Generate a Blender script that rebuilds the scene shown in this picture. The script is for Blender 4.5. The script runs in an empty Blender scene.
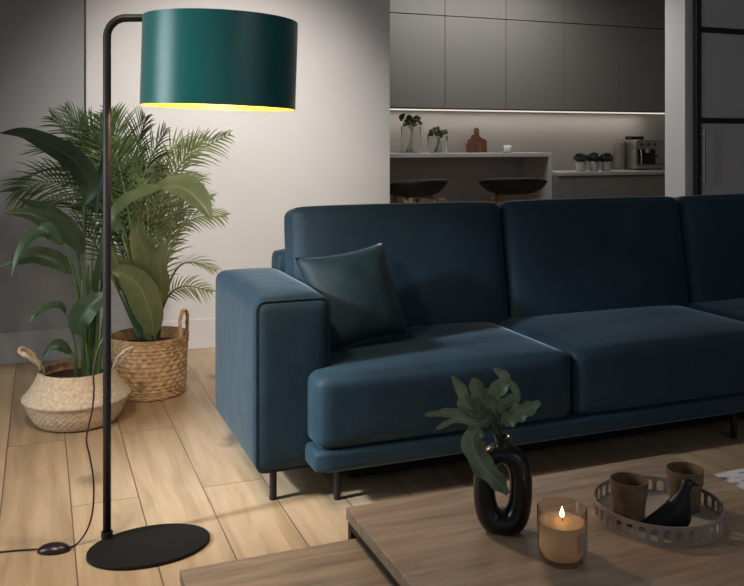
import bpy, bmesh, math, random
from mathutils import Vector, Matrix
random.seed(7)
PI = math.pi
col = bpy.context.scene.collection
# ------------------------------------------------------------- camera model
F_PX, CAM_H, HOR = 850.0, 1.25, 143.0
YAW = math.atan(332 / 850)
FW = Vector((math.sin(YAW), math.cos(YAW), 0)); RT = Vector((math.cos(YAW), -math.sin(YAW), 0))

def pt(x, y, t):                       # a point of the room at distance t along the view
    u = (x - 372) / F_PX
    v = FW * t + RT * (u * t)
    return Vector((v.x, v.y, CAM_H - (y - HOR) * t / F_PX))
def onh(x, y, h=0.0):                  # a point at height h
    return pt(x, y, F_PX * (CAM_H - h) / (y - HOR))
def onY(x, Y):                         # X where column x meets plane Y
    u = (x - 372) / F_PX
    d = FW + RT * u
    return d.x / d.y * Y
def atY(x, y, Y):
    u = (x - 372) / F_PX
    d = FW + RT * u
    return pt(x, y, Y / d.y)

# ------------------------------------------------------------- materials
def newmat(name):
    m = bpy.data.materials.new(name); m.use_nodes = True
    nt = m.node_tree
    return m, nt, nt.nodes['Principled BSDF']
def plain(name, c, rough=.5, metal=0., sheen=0., noise=0., nscale=20., bump=0., bscale=200., spec=.5, trans=0., emit=None, es=0., ior=1.45, coat=0.):
    m, nt, b = newmat(name)
    b.inputs['Base Color'].default_value = (*c, 1)
    b.inputs['Roughness'].default_value = rough
    b.inputs['Metallic'].default_value = metal
    b.inputs['Specular IOR Level'].default_value = spec
    b.inputs['IOR'].default_value = ior
    b.inputs['Transmission Weight'].default_value = trans
    b.inputs['Coat Weight'].default_value = coat
    if sheen:
        b.inputs['Sheen Weight'].default_value = sheen
        b.inputs['Sheen Roughness'].default_value = .35
    if emit:
        b.inputs['Emission Color'].default_value = (*emit, 1); b.inputs['Emission Strength'].default_value = es
    tc = nt.nodes.new('ShaderNodeTexCoord')
    if noise:
        n = nt.nodes.new('ShaderNodeTexNoise'); n.inputs['Scale'].default_value = nscale; n.inputs['Detail'].default_value = 5
        nt.links.new(tc.outputs['Object'], n.inputs['Vector'])
        r = nt.nodes.new('ShaderNodeValToRGB')
        r.color_ramp.elements[0].color = (*[max(0, k * (1 - noise)) for k in c], 1); r.color_ramp.elements[0].position = .3
        r.color_ramp.elements[1].color = (*[min(1, k * (1 + noise)) for k in c], 1); r.color_ramp.elements[1].position = .7
        nt.links.new(n.outputs['Fac'], r.inputs['Fac']); nt.links.new(r.outputs['Color'], b.inputs['Base Color'])
    if bump:
        n = nt.nodes.new('ShaderNodeTexNoise'); n.inputs['Scale'].default_value = bscale; n.inputs['Detail'].default_value = 3
        nt.links.new(tc.outputs['Object'], n.inputs['Vector'])
        bp = nt.nodes.new('ShaderNodeBump'); bp.inputs['Strength'].default_value = bump; bp.inputs['Distance'].default_value = .01
        nt.links.new(n.outputs['Fac'], bp.inputs['Height']); nt.links.new(bp.outputs['Normal'], b.inputs['Normal'])
    return m

def wood(name, dark, light, scale=(1, 12, 12), planks=None, rough=.45, knots=0.):
    m, nt, b = newmat(name); N = nt.nodes; L = nt.links
    tc = N.new('ShaderNodeTexCoord')
    mp = N.new('ShaderNodeMapping'); L.new(tc.outputs['Object'], mp.inputs['Vector'])
    mp.inputs['Scale'].default_value = scale
    n = N.new('ShaderNodeTexNoise'); n.inputs['Scale'].default_value = 2.2; n.inputs['Detail'].default_value = 8
    n.inputs['Roughness'].default_value = .62; n.inputs['Distortion'].default_value = .6
    ramp = N.new('ShaderNodeValToRGB')
    ramp.color_ramp.elements[0].position = .32; ramp.color_ramp.elements[0].color = (*dark, 1)
    ramp.color_ramp.elements[1].position = .66; ramp.color_ramp.elements[1].color = (*light, 1)
    vec = mp.outputs['Vector']
    colr = ramp.outputs['Color']
    if planks:
        w, off, ln = planks
        sx = N.new('ShaderNodeSeparateXYZ'); L.new(tc.outputs['Object'], sx.inputs[0])
        a = N.new('ShaderNodeMath'); a.operation = 'SUBTRACT'; a.inputs[1].default_value = off - 40 * w; L.new(sx.outputs['X'], a.inputs[0])
        cb = N.new('ShaderNodeCombineXYZ'); L.new(sx.outputs['Y'], cb.inputs['X']); L.new(a.outputs[0], cb.inputs['Y'])
        br = N.new('ShaderNodeTexBrick'); L.new(cb.outputs[0], br.inputs['Vector'])
        br.offset = .37; br.offset_frequency = 2
        br.inputs['Scale'].default_value = 1; br.inputs['Brick Width'].default_value = ln; br.inputs['Row Height'].default_value = w
        br.inputs['Mortar Size'].default_value = .0022; br.inputs['Mortar Smooth'].default_value = .3; br.inputs['Bias'].default_value = 0
        br.inputs['Color1'].default_value = (0, 0, 0, 1); br.inputs['Color2'].default_value = (1, 1, 1, 1); br.inputs['Mortar'].default_value = (.5, .5, .5, 1)
        # shift the grain per board
        vm = N.new('ShaderNodeVectorMath'); vm.operation = 'MULTIPLY_ADD'
        L.new(br.outputs['Color'], vm.inputs[0]); vm.inputs[1].default_value = (7, 5, 3); L.new(vec, vm.inputs[2])
        vec = vm.outputs[0]
        tint = N.new('ShaderNodeMixRGB'); tint.blend_type = 'MULTIPLY'; tint.inputs['Fac'].default_value = 1
        tr = N.new('ShaderNodeValToRGB'); tr.color_ramp.elements[0].color = (.80, .78, .76, 1); tr.color_ramp.elements[1].color = (1.06, 1.05, 1.03, 1)
        L.new(br.outputs['Color'], tr.inputs['Fac']); L.new(colr, tint.inputs['Color1']); L.new(tr.outputs['Color'], tint.inputs['Color2'])
        mo = N.new('ShaderNodeMixRGB'); L.new(br.outputs['Fac'], mo.inputs['Fac']); L.new(tint.outputs['Color'], mo.inputs['Color1'])
        mo.inputs['Color2'].default_value = (dark[0] * .3, dark[1] * .28, dark[2] * .25, 1)
        colr = mo.outputs['Color']
    if knots:
        k = N.new('ShaderNodeTexVoronoi'); k.inputs['Scale'].default_value = 1
        mk = N.new('ShaderNodeMapping'); mk.inputs['Scale'].default_value = (3.3, 1.7, 3); L.new(tc.outputs['Object'], mk.inputs['Vector'])
        kn = N.new('ShaderNodeTexNoise'); kn.inputs['Scale'].default_value = 9; kn.inputs['Detail'].default_value = 3; L.new(tc.outputs['Object'], kn.inputs['Vector'])
        ad = N.new('ShaderNodeVectorMath'); ad.operation = 'MULTIPLY_ADD'; L.new(kn.outputs['Color'], ad.inputs[0]); ad.inputs[1].default_value = (.35, .35, 0); L.new(mk.outputs[0], ad.inputs[2])
        L.new(ad.outputs[0], k.inputs['Vector'])
        kr = N.new('ShaderNodeValToRGB'); kr.color_ramp.elements[0].position = .02; kr.color_ramp.elements[0].color = (1 - knots,) * 3 + (1,)
        kr.color_ramp.elements[1].position = .2; kr.color_ramp.elements[1].color = (1, 1, 1, 1)
        L.new(k.outputs['Distance'], kr.inputs['Fac'])
        km = N.new('ShaderNodeMixRGB'); km.blend_type = 'MULTIPLY'; km.inputs['Fac'].default_value = 1
        L.new(colr, km.inputs['Color1']); L.new(kr.outputs['Color'], km.inputs['Color2']); colr = km.outputs['Color']
    L.new(vec, n.inputs['Vector']); L.new(n.outputs['Fac'], ramp.inputs['Fac'])
    L.new(colr, b.inputs['Base Color'])
    bp = N.new('ShaderNodeBump'); bp.inputs['Strength'].default_value = .12; bp.inputs['Distance'].default_value = .004
    L.new(n.outputs['Fac'], bp.inputs['Height']); L.new(bp.outputs['Normal'], b.inputs['Normal'])
    b.inputs['Roughness'].default_value = rough
    return m

def leafmat(name, dark, light, rib, transl=.25, rough=.4):
    m, nt, b = newmat(name); N = nt.nodes; L = nt.links
    uv = N.new('ShaderNodeUVMap'); sx = N.new('ShaderNodeSeparateXYZ'); L.new(uv.outputs[0], sx.inputs[0])
    a = N.new('ShaderNodeMath'); a.operation = 'SUBTRACT'; a.inputs[1].default_value = .5; L.new(sx.outputs['X'], a.inputs[0])
    ab = N.new('ShaderNodeMath'); ab.operation = 'ABSOLUTE'; L.new(a.outputs[0], ab.inputs[0])
    # slanting side veins
    ma = N.new('ShaderNodeMath'); ma.operation = 'MULTIPLY_ADD'; L.new(ab.outputs[0], ma.inputs[0]); ma.inputs[1].default_value = -.35; L.new(sx.outputs['Y'], ma.inputs[2])
    si = N.new('ShaderNodeMath'); si.operation = 'MULTIPLY'; si.inputs[1].default_value = 150; L.new(ma.outputs[0], si.inputs[0])
    sn = N.new('ShaderNodeMath'); sn.operation = 'SINE'; L.new(si.outputs[0], sn.inputs[0])
    tc = N.new('ShaderNodeTexCoord')
    n = N.new('ShaderNodeTexNoise'); n.inputs['Scale'].default_value = 7; n.inputs['Detail'].default_value = 3; L.new(tc.outputs['Object'], n.inputs['Vector'])
    ad = N.new('ShaderNodeMath'); ad.operation = 'MULTIPLY_ADD'; L.new(sn.outputs[0], ad.inputs[0]); ad.inputs[1].default_value = .06; L.new(n.outputs['Fac'], ad.inputs[2])
    r = N.new('ShaderNodeValToRGB'); r.color_ramp.elements[0].position = .3; r.color_ramp.elements[1].position = .72
    r.color_ramp.elements[0].color = (*dark, 1); r.color_ramp.elements[1].color = (*light, 1); L.new(ad.outputs[0], r.inputs['Fac'])
    lt = N.new('ShaderNodeMath'); lt.operation = 'LESS_THAN'; lt.inputs[1].default_value = .028; L.new(ab.outputs[0], lt.inputs[0])
    mx = N.new('ShaderNodeMixRGB'); L.new(lt.outputs[0], mx.inputs['Fac']); L.new(r.outputs['Color'], mx.inputs['Color1']); mx.inputs['Color2'].default_value = (*rib, 1)
    L.new(mx.outputs['Color'], b.inputs['Base Color']); b.inputs['Roughness'].default_value = rough
    tr = N.new('ShaderNodeBsdfTranslucent'); L.new(mx.outputs['Color'], tr.inputs['Color'])
    ms = N.new('ShaderNodeMixShader'); ms.inputs['Fac'].default_value = transl
    L.new(b.outputs[0], ms.inputs[1]); L.new(tr.outputs[0], ms.inputs[2]); L.new(ms.outputs[0], N['Material Output'].inputs['Surface'])
    return m

def velvet(name, c, tip, sheen=.35):
    m, nt, b = newmat(name); N = nt.nodes; L = nt.links
    tc = N.new('ShaderNodeTexCoord')
    n = N.new('ShaderNodeTexNoise'); n.inputs['Scale'].default_value = 4; n.inputs['Detail'].default_value = 5; n.inputs['Distortion'].default_value = .8
    L.new(tc.outputs['Object'], n.inputs['Vector'])
    r = N.new('ShaderNodeValToRGB'); r.color_ramp.elements[0].position = .3; r.color_ramp.elements[1].position = .75
    r.color_ramp.elements[0].color = (*[k * .82 for k in c], 1); r.color_ramp.elements[1].color = (*[k * 1.2 for k in c], 1)
    L.new(n.outputs['Fac'], r.inputs['Fac']); L.new(r.outputs['Color'], b.inputs['Base Color'])
    b.inputs['Roughness'].default_value = .62; b.inputs['Specular IOR Level'].default_value = .3
    b.inputs['Sheen Weight'].default_value = sheen; b.inputs['Sheen Roughness'].default_value = .3; b.inputs['Sheen Tint'].default_value = (*tip, 1)
    n2 = N.new('ShaderNodeTexNoise'); n2.inputs['Scale'].default_value = 9; n2.inputs['Detail'].default_value = 4; L.new(tc.outputs['Object'], n2.inputs['Vector'])
    bp = N.new('ShaderNodeBump'); bp.inputs['Strength'].default_value = .18; bp.inputs['Distance'].default_value = .02
    L.new(n2.outputs['Fac'], bp.inputs['Height']); L.new(bp.outputs['Normal'], b.inputs['Normal'])
    return m

M = {}
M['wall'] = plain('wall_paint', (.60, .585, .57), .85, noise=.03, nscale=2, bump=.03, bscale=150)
M['wall_shade_grey'] = plain('shaded_wall_paint', (.30, .30, .302), .85, noise=.03, nscale=2)  # shade on the left back wall, put into a darker grey
M['kwall'] = plain('kitchen_wall_paint', (.42, .408, .395), .8, noise=.03, nscale=2)
M['white_trim'] = plain('white_trim_paint', (.72, .72, .72), .5)
M['grey_trim'] = plain('grey_trim_paint', (.36, .37, .38), .6)
M['ceiling'] = plain('ceiling_paint', (.6, .6, .6), .9)
M['floor'] = wood('oak_floorboards', (.36, .255, .15), (.54, .40, .26), (8, .8, 1), planks=(.225, .1, 1.9), rough=.36, knots=.6)
M['table'] = wood('table_oak', (.26, .195, .14), (.48, .38, .285), (1.3, 13, 13), rough=.5, knots=.25)
M['velvet'] = velvet('blue_velvet', (.013, .036, .056), (.42, .56, .68), .45)
M['velvet2'] = velvet('cushion_velvet', (.010, .029, .040), (.45, .58, .66), .6)
M['black'] = plain('black_metal', (.012, .011, .011), .45, spec=.4)
M['blackpow'] = plain('black_powder_coat', (.010, .0095, .009), .6, spec=.25, noise=.2, nscale=300)
M['teal'] = plain('teal_satin', (.006, .115, .118), .30, spec=.8, sheen=.3, bump=.05, bscale=500)
M['gold'] = plain('gold_foil', (.80, .36, .025), .4, metal=.2)
M['bulb'] = plain('lit_bulb', (1, .9, .7), .4, emit=(1., .80, .56), es=420)
M['white'] = plain('white_plastic', (.7, .7, .68), .4)
M['taupe'] = plain('taupe_lacquer', (.205, .195, .18), .55)
M['taupe_dark'] = plain('taupe_gap', (.02, .018, .016), .8)
M['counter'] = plain('pale_countertop', (.42, .40, .37), .4, noise=.06, nscale=30)
M['barwhite'] = plain('white_laminate', (.50, .495, .49), .45)
M['led'] = plain('led_diffuser', (1, .9, .8), .5, emit=(1, .90, .78), es=.8)
M['steel'] = plain('brushed_steel', (.55, .53, .50), .3, metal=1)
M['dsteel'] = plain('dark_steel', (.10, .10, .10), .35, metal=.7)
M['shell'] = plain('black_stool_shell', (.012, .012, .012), .55)
M['beech'] = plain('pale_beech', (.50, .34, .17), .5, noise=.15, nscale=15)
M['walnut'] = wood('walnut_board', (.09, .035, .015), (.22, .10, .05), (14, 14, 2))
M['glass'] = plain('clear_glass', (.97, .98, .97), .02, trans=1, ior=1.03)
M['amber'] = plain('smoked_amber_glass', (.88, .74, .60), .03, trans=1, ior=1.012, coat=.3)
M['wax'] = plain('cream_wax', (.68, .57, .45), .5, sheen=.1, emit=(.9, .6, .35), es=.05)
M['flame'] = plain('flame', (1, .7, .3), .5, emit=(1, .55, .18), es=14)
M['wick'] = plain('wick', (.03, .02, .015), .9)
M['labelm'] = plain('tan_label', (.42, .31, .2), .7)
M['vase'] = plain('black_glazed_ceramic', (.008, .0075, .008), .28, spec=.5, coat=.2)
M['bird'] = plain('black_lacquered_wood', (.009, .009, .010), .4)
M['cup'] = plain('brown_stoneware', (.19, .125, .075), .45, noise=.25, nscale=30)
M['tray'] = plain('beige_tray_metal', (.34, .27, .225), .5, noise=.05)
M['trayin'] = plain('pale_tray_liner', (.45, .42, .39), .6)
M['soil'] = plain('potting_soil', (.06, .03, .018), .95, noise=.5, nscale=40, bump=.6, bscale=60)
M['potwhite'] = plain('white_pot', (.46, .46, .45), .4)
M['straw'] = plain('seagrass_weave', (.56, .43, .28), .8, noise=.28, nscale=55)
M['straw_pale'] = plain('pale_seagrass_weave', (.62, .50, .36), .8, noise=.22, nscale=70)
M['rope'] = plain('hyacinth_rope', (.56, .38, .21), .8, noise=.4, nscale=38)
M['leafA'] = leafmat('broad_leaf_green', (.020, .045, .024), (.055, .105, .05), (.06, .11, .05), .15)
M['leafB'] = leafmat('broad_leaf_olive', (.12, .155, .06), (.23, .27, .125), (.24, .27, .15), .3)
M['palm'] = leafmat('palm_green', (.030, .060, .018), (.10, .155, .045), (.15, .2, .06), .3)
M['palm_lit'] = leafmat('palm_lit_olive', (.17, .21, .085), (.34, .38, .18), (.3, .34, .18), .4)  # palm green lightened to carry the light on the right side
M['stem'] = plain('green_stem', (.07, .13, .045), .5, noise=.3, nscale=12)
M['stemB'] = plain('olive_stem', (.17, .22, .085), .5, noise=.3, nscale=12)
M['fern'] = leafmat('grey_green_frond', (.09, .14, .085), (.24, .33, .21), (.28, .36, .24), .2)
M['herb'] = plain('dark_herb', (.014, .022, .010), .7, noise=.5, nscale=60)
M['bud'] = plain('olive_flower_bud', (.07, .085, .035), .7, noise=.4, nscale=50)
M['rugm'] = None
# door glass: grey, half see-through
m, nt, b = newmat('frosted_grey_glass'); b.inputs['Base Color'].default_value = (.75, .75, .75, 1); b.inputs['Roughness'].default_value = .35
b.inputs['Transmission Weight'].default_value = .3; b.inputs['IOR'].default_value = 1.1; M['dglass'] = m
# rug
m, nt, b = newmat('patterned_rug'); N = nt.nodes; L = nt.links
tc = N.new('ShaderNodeTexCoord'); n = N.new('ShaderNodeTexNoise'); n.inputs['Scale'].default_value = 22; n.inputs['Detail'].default_value = 9; n.inputs['Roughness'].default_value = .7
L.new(tc.outputs['Object'], n.inputs['Vector']); r = N.new('ShaderNodeValToRGB')
r.color_ramp.elements[0].position = .40; r.color_ramp.elements[0].color = (.12, .12, .14, 1); r.color_ramp.elements[1].position = .49; r.color_ramp.elements[1].color = (.88, .87, .88, 1)
L.new(n.outputs['Fac'], r.inputs['Fac']); L.new(r.outputs['Color'], b.inputs['Base Color']); b.inputs['Roughness'].default_value = .95
M['rugm'] = m

# ------------------------------------------------------------- mesh helpers
def obj(name, bm, mat, parent=None, smooth=False, loc=None):
    me = bpy.data.meshes.new(name)
    bmesh.ops.recalc_face_normals(bm, faces=bm.faces)
    bm.to_mesh(me); bm.free()
    if smooth:
        for p in me.polygons: p.use_smooth = True
    me.materials.append(M[mat] if isinstance(mat, str) else mat)
    o = bpy.data.objects.new(name, me); col.objects.link(o)
    if parent: o.parent = parent
    if loc: o.location = loc
    return o
def sharp(o, ang=35):
    me = o.data
    for p in me.polygons: p.use_smooth = True
    bm = bmesh.new(); bm.from_mesh(me)
    for e in bm.edges:
        if len(e.link_faces) == 2 and e.calc_face_angle() > math.radians(ang): e.smooth = False
    bm.to_mesh(me); bm.free()
    return o
def tag(o, label, cat, group=None):
    o['label'] = label; o['category'] = cat
    if group: o['group'] = group
    return o
def thing(name, label, cat, loc=(0, 0, 0), rz=0, group=None):
    o = bpy.data.objects.new(name, None); col.objects.link(o); o.location = loc; o.rotation_euler = (0, 0, rz)
    o.empty_display_size = .1
    return tag(o, label, cat, group)
def struct(o): o['kind'] = 'structure'; return o
def box(bm, lo, hi, bev=0, seg=2):
    r = bmesh.ops.create_cube(bm, size=1)
    for v in r['verts']:
        v.co = Vector([(lo[i] + hi[i]) / 2 + v.co[i] * (hi[i] - lo[i]) for i in range(3)])
    if bev:
        es = list({e for v in r['verts'] for e in v.link_edges})
        bmesh.ops.bevel(bm, geom=es, offset=bev, segments=seg, affect='EDGES', profile=.5)
    return bm
def bx(lo, hi, bev=0, seg=2): return box(bmesh.new(), lo, hi, bev, seg)
def catmull(P, n=8):
    P = [Vector(p) for p in P]
    if len(P) < 3: return [P[0].lerp(P[1], i / n) for i in range(n + 1)]
    Q = [P[0] * 2 - P[1]] + P + [P[-1] * 2 - P[-2]]; out = []
    for i in range(1, len(Q) - 2):
        a, b_, c, d = Q[i - 1:i + 3]
        for k in range(n):
            t = k / n
            out.append(.5 * ((2 * b_) + (c - a) * t + (2 * a - 5 * b_ + 4 * c - d) * t * t + (3 * b_ - a - 3 * c + d) * t ** 3))
    out.append(P[-1]); return out
def tube(bm, P, r, seg=10, cap=True):
    P = [Vector(p) for p in P]; n = len(P)
    rr = r if callable(r) else (lambda s: r)
    T = [(P[min(i + 1, n - 1)] - P[max(i - 1, 0)]).normalized() for i in range(n)]
    u = T[0].orthogonal().normalized(); rings = []
    for i in range(n):
        u = (u - T[i] * u.dot(T[i])).normalized(); w = T[i].cross(u)
        rad = rr(i / (n - 1))
        rings.append([bm.verts.new(P[i] + (u * math.cos(2 * PI * k / seg) + w * math.sin(2 * PI * k / seg)) * rad) for k in range(seg)])
    for i in range(n - 1):
        for k in range(seg): bm.faces.new((rings[i][k], rings[i][(k + 1) % seg], rings[i + 1][(k + 1) % seg], rings[i + 1][k]))
    if cap: bm.faces.new(rings[0]); bm.faces.new(rings[-1][::-1])
    return bm
def lathe(bm, prof, seg=48, c=(0, 0, 0), sx=1, sy=1, disp=None, capb=True, capt=False):
    rings = []
    for j, (r, z) in enumerate(prof):
        ring = []
        for k in range(seg):
            a = 2 * PI * k / seg; q = r + (disp(a, j) if disp else 0)
            ring.append(bm.verts.new((c[0] + q * sx * math.cos(a), c[1] + q * sy * math.sin(a), c[2] + z)))
        rings.append(ring)
    for j in range(len(prof) - 1):
        for k in range(seg): bm.faces.new((rings[j][k], rings[j][(k + 1) % seg], rings[j + 1][(k + 1) % seg], rings[j + 1][k]))
    if capb: bm.faces.new(rings[0][::-1])
    if capt: bm.faces.new(rings[-1])
    return bm
def ball(bm, c, r, sx=1, sy=1, sz=1, sub=2):
    q = bmesh.ops.create_icosphere(bm, subdivisions=sub, radius=1)
    for v in q['verts']: v.co = Vector((c[0] + v.co.x * r * sx, c[1] + v.co.y * r * sy, c[2] + v.co.z * r * sz))
    return bm
def soft(dim, r, puff=(0, 0, 0), n=18, fn=None):
    """rounded upholstered block centred at the origin; puff = bulge of each pair of faces"""
    bm = bmesh.new(); bmesh.ops.create_cube(bm, size=2)
    bmesh.ops.subdivide_edges(bm, edges=bm.edges[:], cuts=n - 1, use_grid_fill=True)
    h = [d / 2 for d in dim]
    for v in bm.verts:
        s = v.co.copy()
        # cluster the rows towards the edges so the rounding is smooth
        q = Vector([math.sin(s[i] * PI / 2) * .6 + s[i] * .4 for i in range(3)])
        p = Vector([q[i] * h[i] for i in range(3)])
        inn = Vector([max(-(h[i] - r), min(h[i] - r, p[i])) for i in range(3)])
        d = p - inn
        if d.length > 1e-6: p = inn + d.normalized() * r
        for i in range(3):
            j, k = (i + 1) % 3, (i + 2) % 3
            w = (1 - q[j] ** 4) * (1 - q[k] ** 4)
            p[i] += puff[i] * q[i] * abs(q[i]) * w
        if fn: p = fn(p, q)
        v.co = p
    return bm
def leafblade(bm, P, width, fold=.25, nrm=Vector((0, 0, 1)), prof=None, cols=4, wave=0.0, uvl=None):
    """blade along the curve P; returns nothing, adds a UV-mapped strip"""
    uvl = uvl or bm.loops.layers.uv.verify()
    P = [Vector(p) for p in P]; n = len(P)
    prof = prof or (lambda s: max(.02, math.sin(PI * s ** .8)) ** .8 * (1 - .1 * s))
    rows = []
    for i in range(n):
        T = (P[min(i + 1, n - 1)] - P[max(i - 1, 0)]).normalized()
        S = T.cross(nrm)
        if S.length < 1e-3: S = T.orthogonal()
        S.normalize(); Nn = S.cross(T).normalized(); s = i / (n - 1); w = width * prof(s) / 2
        row = []
        for c in range(cols + 1):
            a = (c / cols - .5) * 2
            z = fold * abs(a) * w + wave * w * math.sin(s * 19 + (3 if a > 0 else 0)) * a * a
            row.append((bm.verts.new(P[i] + S * (a * w) + Nn * z), c / cols, s))
        rows.append(row)
    for i in range(n - 1):
        for c in range(cols):
            q = [rows[i][c], rows[i][c + 1], rows[i + 1][c + 1], rows[i + 1][c]]
            f = bm.faces.new([k[0] for k in q])
            for lp, k in zip(f.loops, q): lp[uvl].uv = (k[1], k[2])

# ------------------------------------------------------------- the room
WY = 5.2; XW = onY(390, WY); XL = onY(86, WY)
KY = 6.9                                     # kitchen back wall
CEIL = 2.75
struct(obj('floor', bx((-2.6, -1.6, -.1), (6.6, 7.05, 0)), 'floor'))
struct(obj('ceiling', bx((-2.6, -1.6, CEIL), (6.6, 7.05, CEIL + .1)), 'ceiling'))
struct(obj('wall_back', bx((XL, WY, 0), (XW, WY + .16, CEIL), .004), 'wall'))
struct(obj('wall_back_left', bx((-2.6, WY + .03, 0), (XL, WY + .16, CEIL)), 'wall_shade_grey'))  # same wall as wall_back, its shade carried by the darker colour
struct(obj('baseboard_left', bx((-2.6, WY + .014, 0), (XL, WY + .03, .18), .003), 'grey_trim'))
struct(obj('baseboard_back', bx((XL + .002, WY - .012, 0), (XW, WY, .18), .003), 'wall'))
struct(obj('wall_left', bx((-2.75, -1.6, 0), (-2.6, 7.05, CEIL)), 'wall_shade_grey'))
struct(obj('wall_right', bx((6.6, -1.6, 0), (6.75, 7.05, CEIL)), 'wall_shade_grey'))
struct(obj('wall_kitchen', bx((XW - 1.2, KY, 0), (6.6, KY + .15, CEIL)), 'kwall'))
C1 = onY(685, WY); CT = C1 / onY(665, 1.0) - WY
struct(obj('wall_partition', bx((C1 + .004, WY, 0), (6.6, WY + CT, CEIL)), plain('partition_paint', (.62, .62, .61), .8)))
struct(obj('partition_lit_face', bx((C1, WY + .001, 0), (C1 + .004, WY + CT, CEIL)), plain('lit_reveal_paint', (.80, .80, .79), .7)))  # side face of the partition, light falling on it painted as lighter colour
struct(obj('wall_kitchen_side', bx((6.3, WY + CT, 0), (6.42, KY, CEIL)), 'kwall'))
# sliding glass door on the partition
DY = WY - .055; DX0 = onY(697, DY); DX1 = DX0 + 1.0
door = bpy.data.objects.new('door_1', None); col.objects.link(door); door.location = (DX0, DY, 0); struct(door)
bm = bmesh.new()
box(bm, (0, 0, .01), (.045, .04, 2.5), .003); box(bm, (.955, 0, .01), (1.0, .04, 2.5), .003)
box(bm, (.045, .001, .01), (.955, .039, .06)); box(bm, (.045, .001, 2.45), (.955, .039, 2.5))
t_d = 5.9
for yy in (29.5, 120.5):
    z = atY(704, yy, DY).z
    box(bm, (.045, .004, z - .022), (.955, .036, z + .022), .002)
zb = .55
box(bm, (.045, .004, zb - .022), (.955, .036, zb + .022), .002)
obj('door_frame', bm, plain('door_frame_black', (.022, .022, .023), .5), door)
obj('glass_pane', bx((.045, .014, .06), (.955, .024, 2.45)), 'dglass', door)
bm = bmesh.new(); z1 = atY(702, 129, DY).z; z0 = atY(702, 183, DY).z
tube(bm, [(.03, -.045, z0), (.03, -.045, z1)], .011, 12)
for z in (z0 + .04, z1 - .04): tube(bm, [(.03, -.045, z), (.03, 0.002, z)], .007, 8)
sharp(obj('door_handle', bm, plain('handle_steel', (.30, .29, .28), .35, metal=.8), door))
struct(obj('trim_1', bx((DX0 - .05, DY - .01, 2.52), (6.2, WY - .001, 2.56)), 'black'))

# ------------------------------------------------------------- kitchen
UY = 6.5                                     # front of the wall cabinets
xs = [XW - .25] + [onY(x, UY) for x in (445, 506, 564, 619)]; xs = [xs[1] - .6] + xs[1:] + [xs[4] + .6]
zbm = atY(528, 109.3, UY).z; zdv = atY(506, 19.4, UY).z
for i in range(5):
    desc = ['at the left end, above the glass vases', 'second from the left, above the wooden chopping boards', 'in the middle, above the small white cup', 'fourth from the left, above the herb pots', 'rightmost, above the coffee machine'][i]
    t = thing('wall_cabinet', 'taupe handleless wall cabinet ' + desc, 'cabinet', (xs[i], UY, zbm), 0, 'taupe wall cabinets in the kitchen')
    w = xs[i + 1] - xs[i]
    obj('carcass', bx((.001, .02, 0), (w - .001, KY - UY - .002, zdv - zbm - .002)), 'taupe_dark', t)
    obj('door', bx((.0025, 0, .0), (w - .0025, .019, zdv - zbm - .004), .001), 'taupe', t)
    t = thing('top_cabinet', 'short taupe top cabinet under the ceiling, ' + ['beside the white wall edge', 'second from the left', 'in the middle of the row', 'fourth from the left', 'rightmost of its row'][i], 'cabinet', (xs[i], UY, zdv), 0, 'taupe top cabinets in the kitchen')
    obj('carcass', bx((.001, .02, .002), (w - .001, KY - UY - .002, CEIL - zdv - .004)), 'taupe_dark', t)
    obj('door', bx((.0025, 0, .003), (w - .0025, .019, CEIL - zdv - .006), .001), 'taupe', t)
t = thing('light_strip', 'warm LED strip glowing under the kitchen wall cabinets', 'light', (xs[0], KY - .10, zbm - .011))
obj('diffuser', bx((0, 0, 0), (6.25 - xs[0], .03, .011)), 'led', t)
# raised bar ledge with its side panel
BY = 6.42
bz = atY(470, 153.2, BY).z
bxr = onY(552.5, BY)
t = thing('bar_ledge', 'pale raised breakfast bar with a side panel, behind the sofa', 'bar counter', (0, 0, 0))
obj('top', bx((XW - .4, BY, bz - .035), (bxr, KY - .003, bz), .003), 'barwhite', t)
obj('side_panel', bx((bxr - .035, BY + .002, 0), (bxr, KY - .003, bz - .035), .002), 'barwhite', t)
obj('back_panel', bx((XW - .4, KY - .04, 0), (bxr - .036, KY - .004, bz - .036)), plain('bar_back_panel', (.36, .345, .33), .7), t)
# base cabinets + worktop
CY = 6.33; cz = atY(600, 172.0, CY).z
cx0 = bxr + .004; cx1 = 6.29
obj_ = obj('worktop', bx((cx0, CY - .01, cz - .03), (cx1, KY - .003, cz), .003), 'counter'); tag(obj_, 'pale kitchen worktop carrying herb pots and coffee machine', 'worktop')
e = [cx0, onY(575, CY), onY(630, CY), cx1]
for i in range(3):
    t = thing('base_cabinet', 'taupe kitchen base cabinet ' + ['narrow, beside the bar side panel', 'in the middle under the herb pots', 'at the right under the coffee machine'][i], 'cabinet', (e[i], CY, 0), 0, 'taupe base cabinets under the worktop')
    w = e[i + 1] - e[i]
    obj('carcass', bx((.001, .02, .0), (w - .001, KY - CY - .004, cz - .032)), 'taupe', t)
    obj('door', bx((.002, 0, .1), (w - .002, .019, cz - .040), .001), 'taupe', t)

def kx(x, y0, Yp): return onY(x, Yp)
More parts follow.
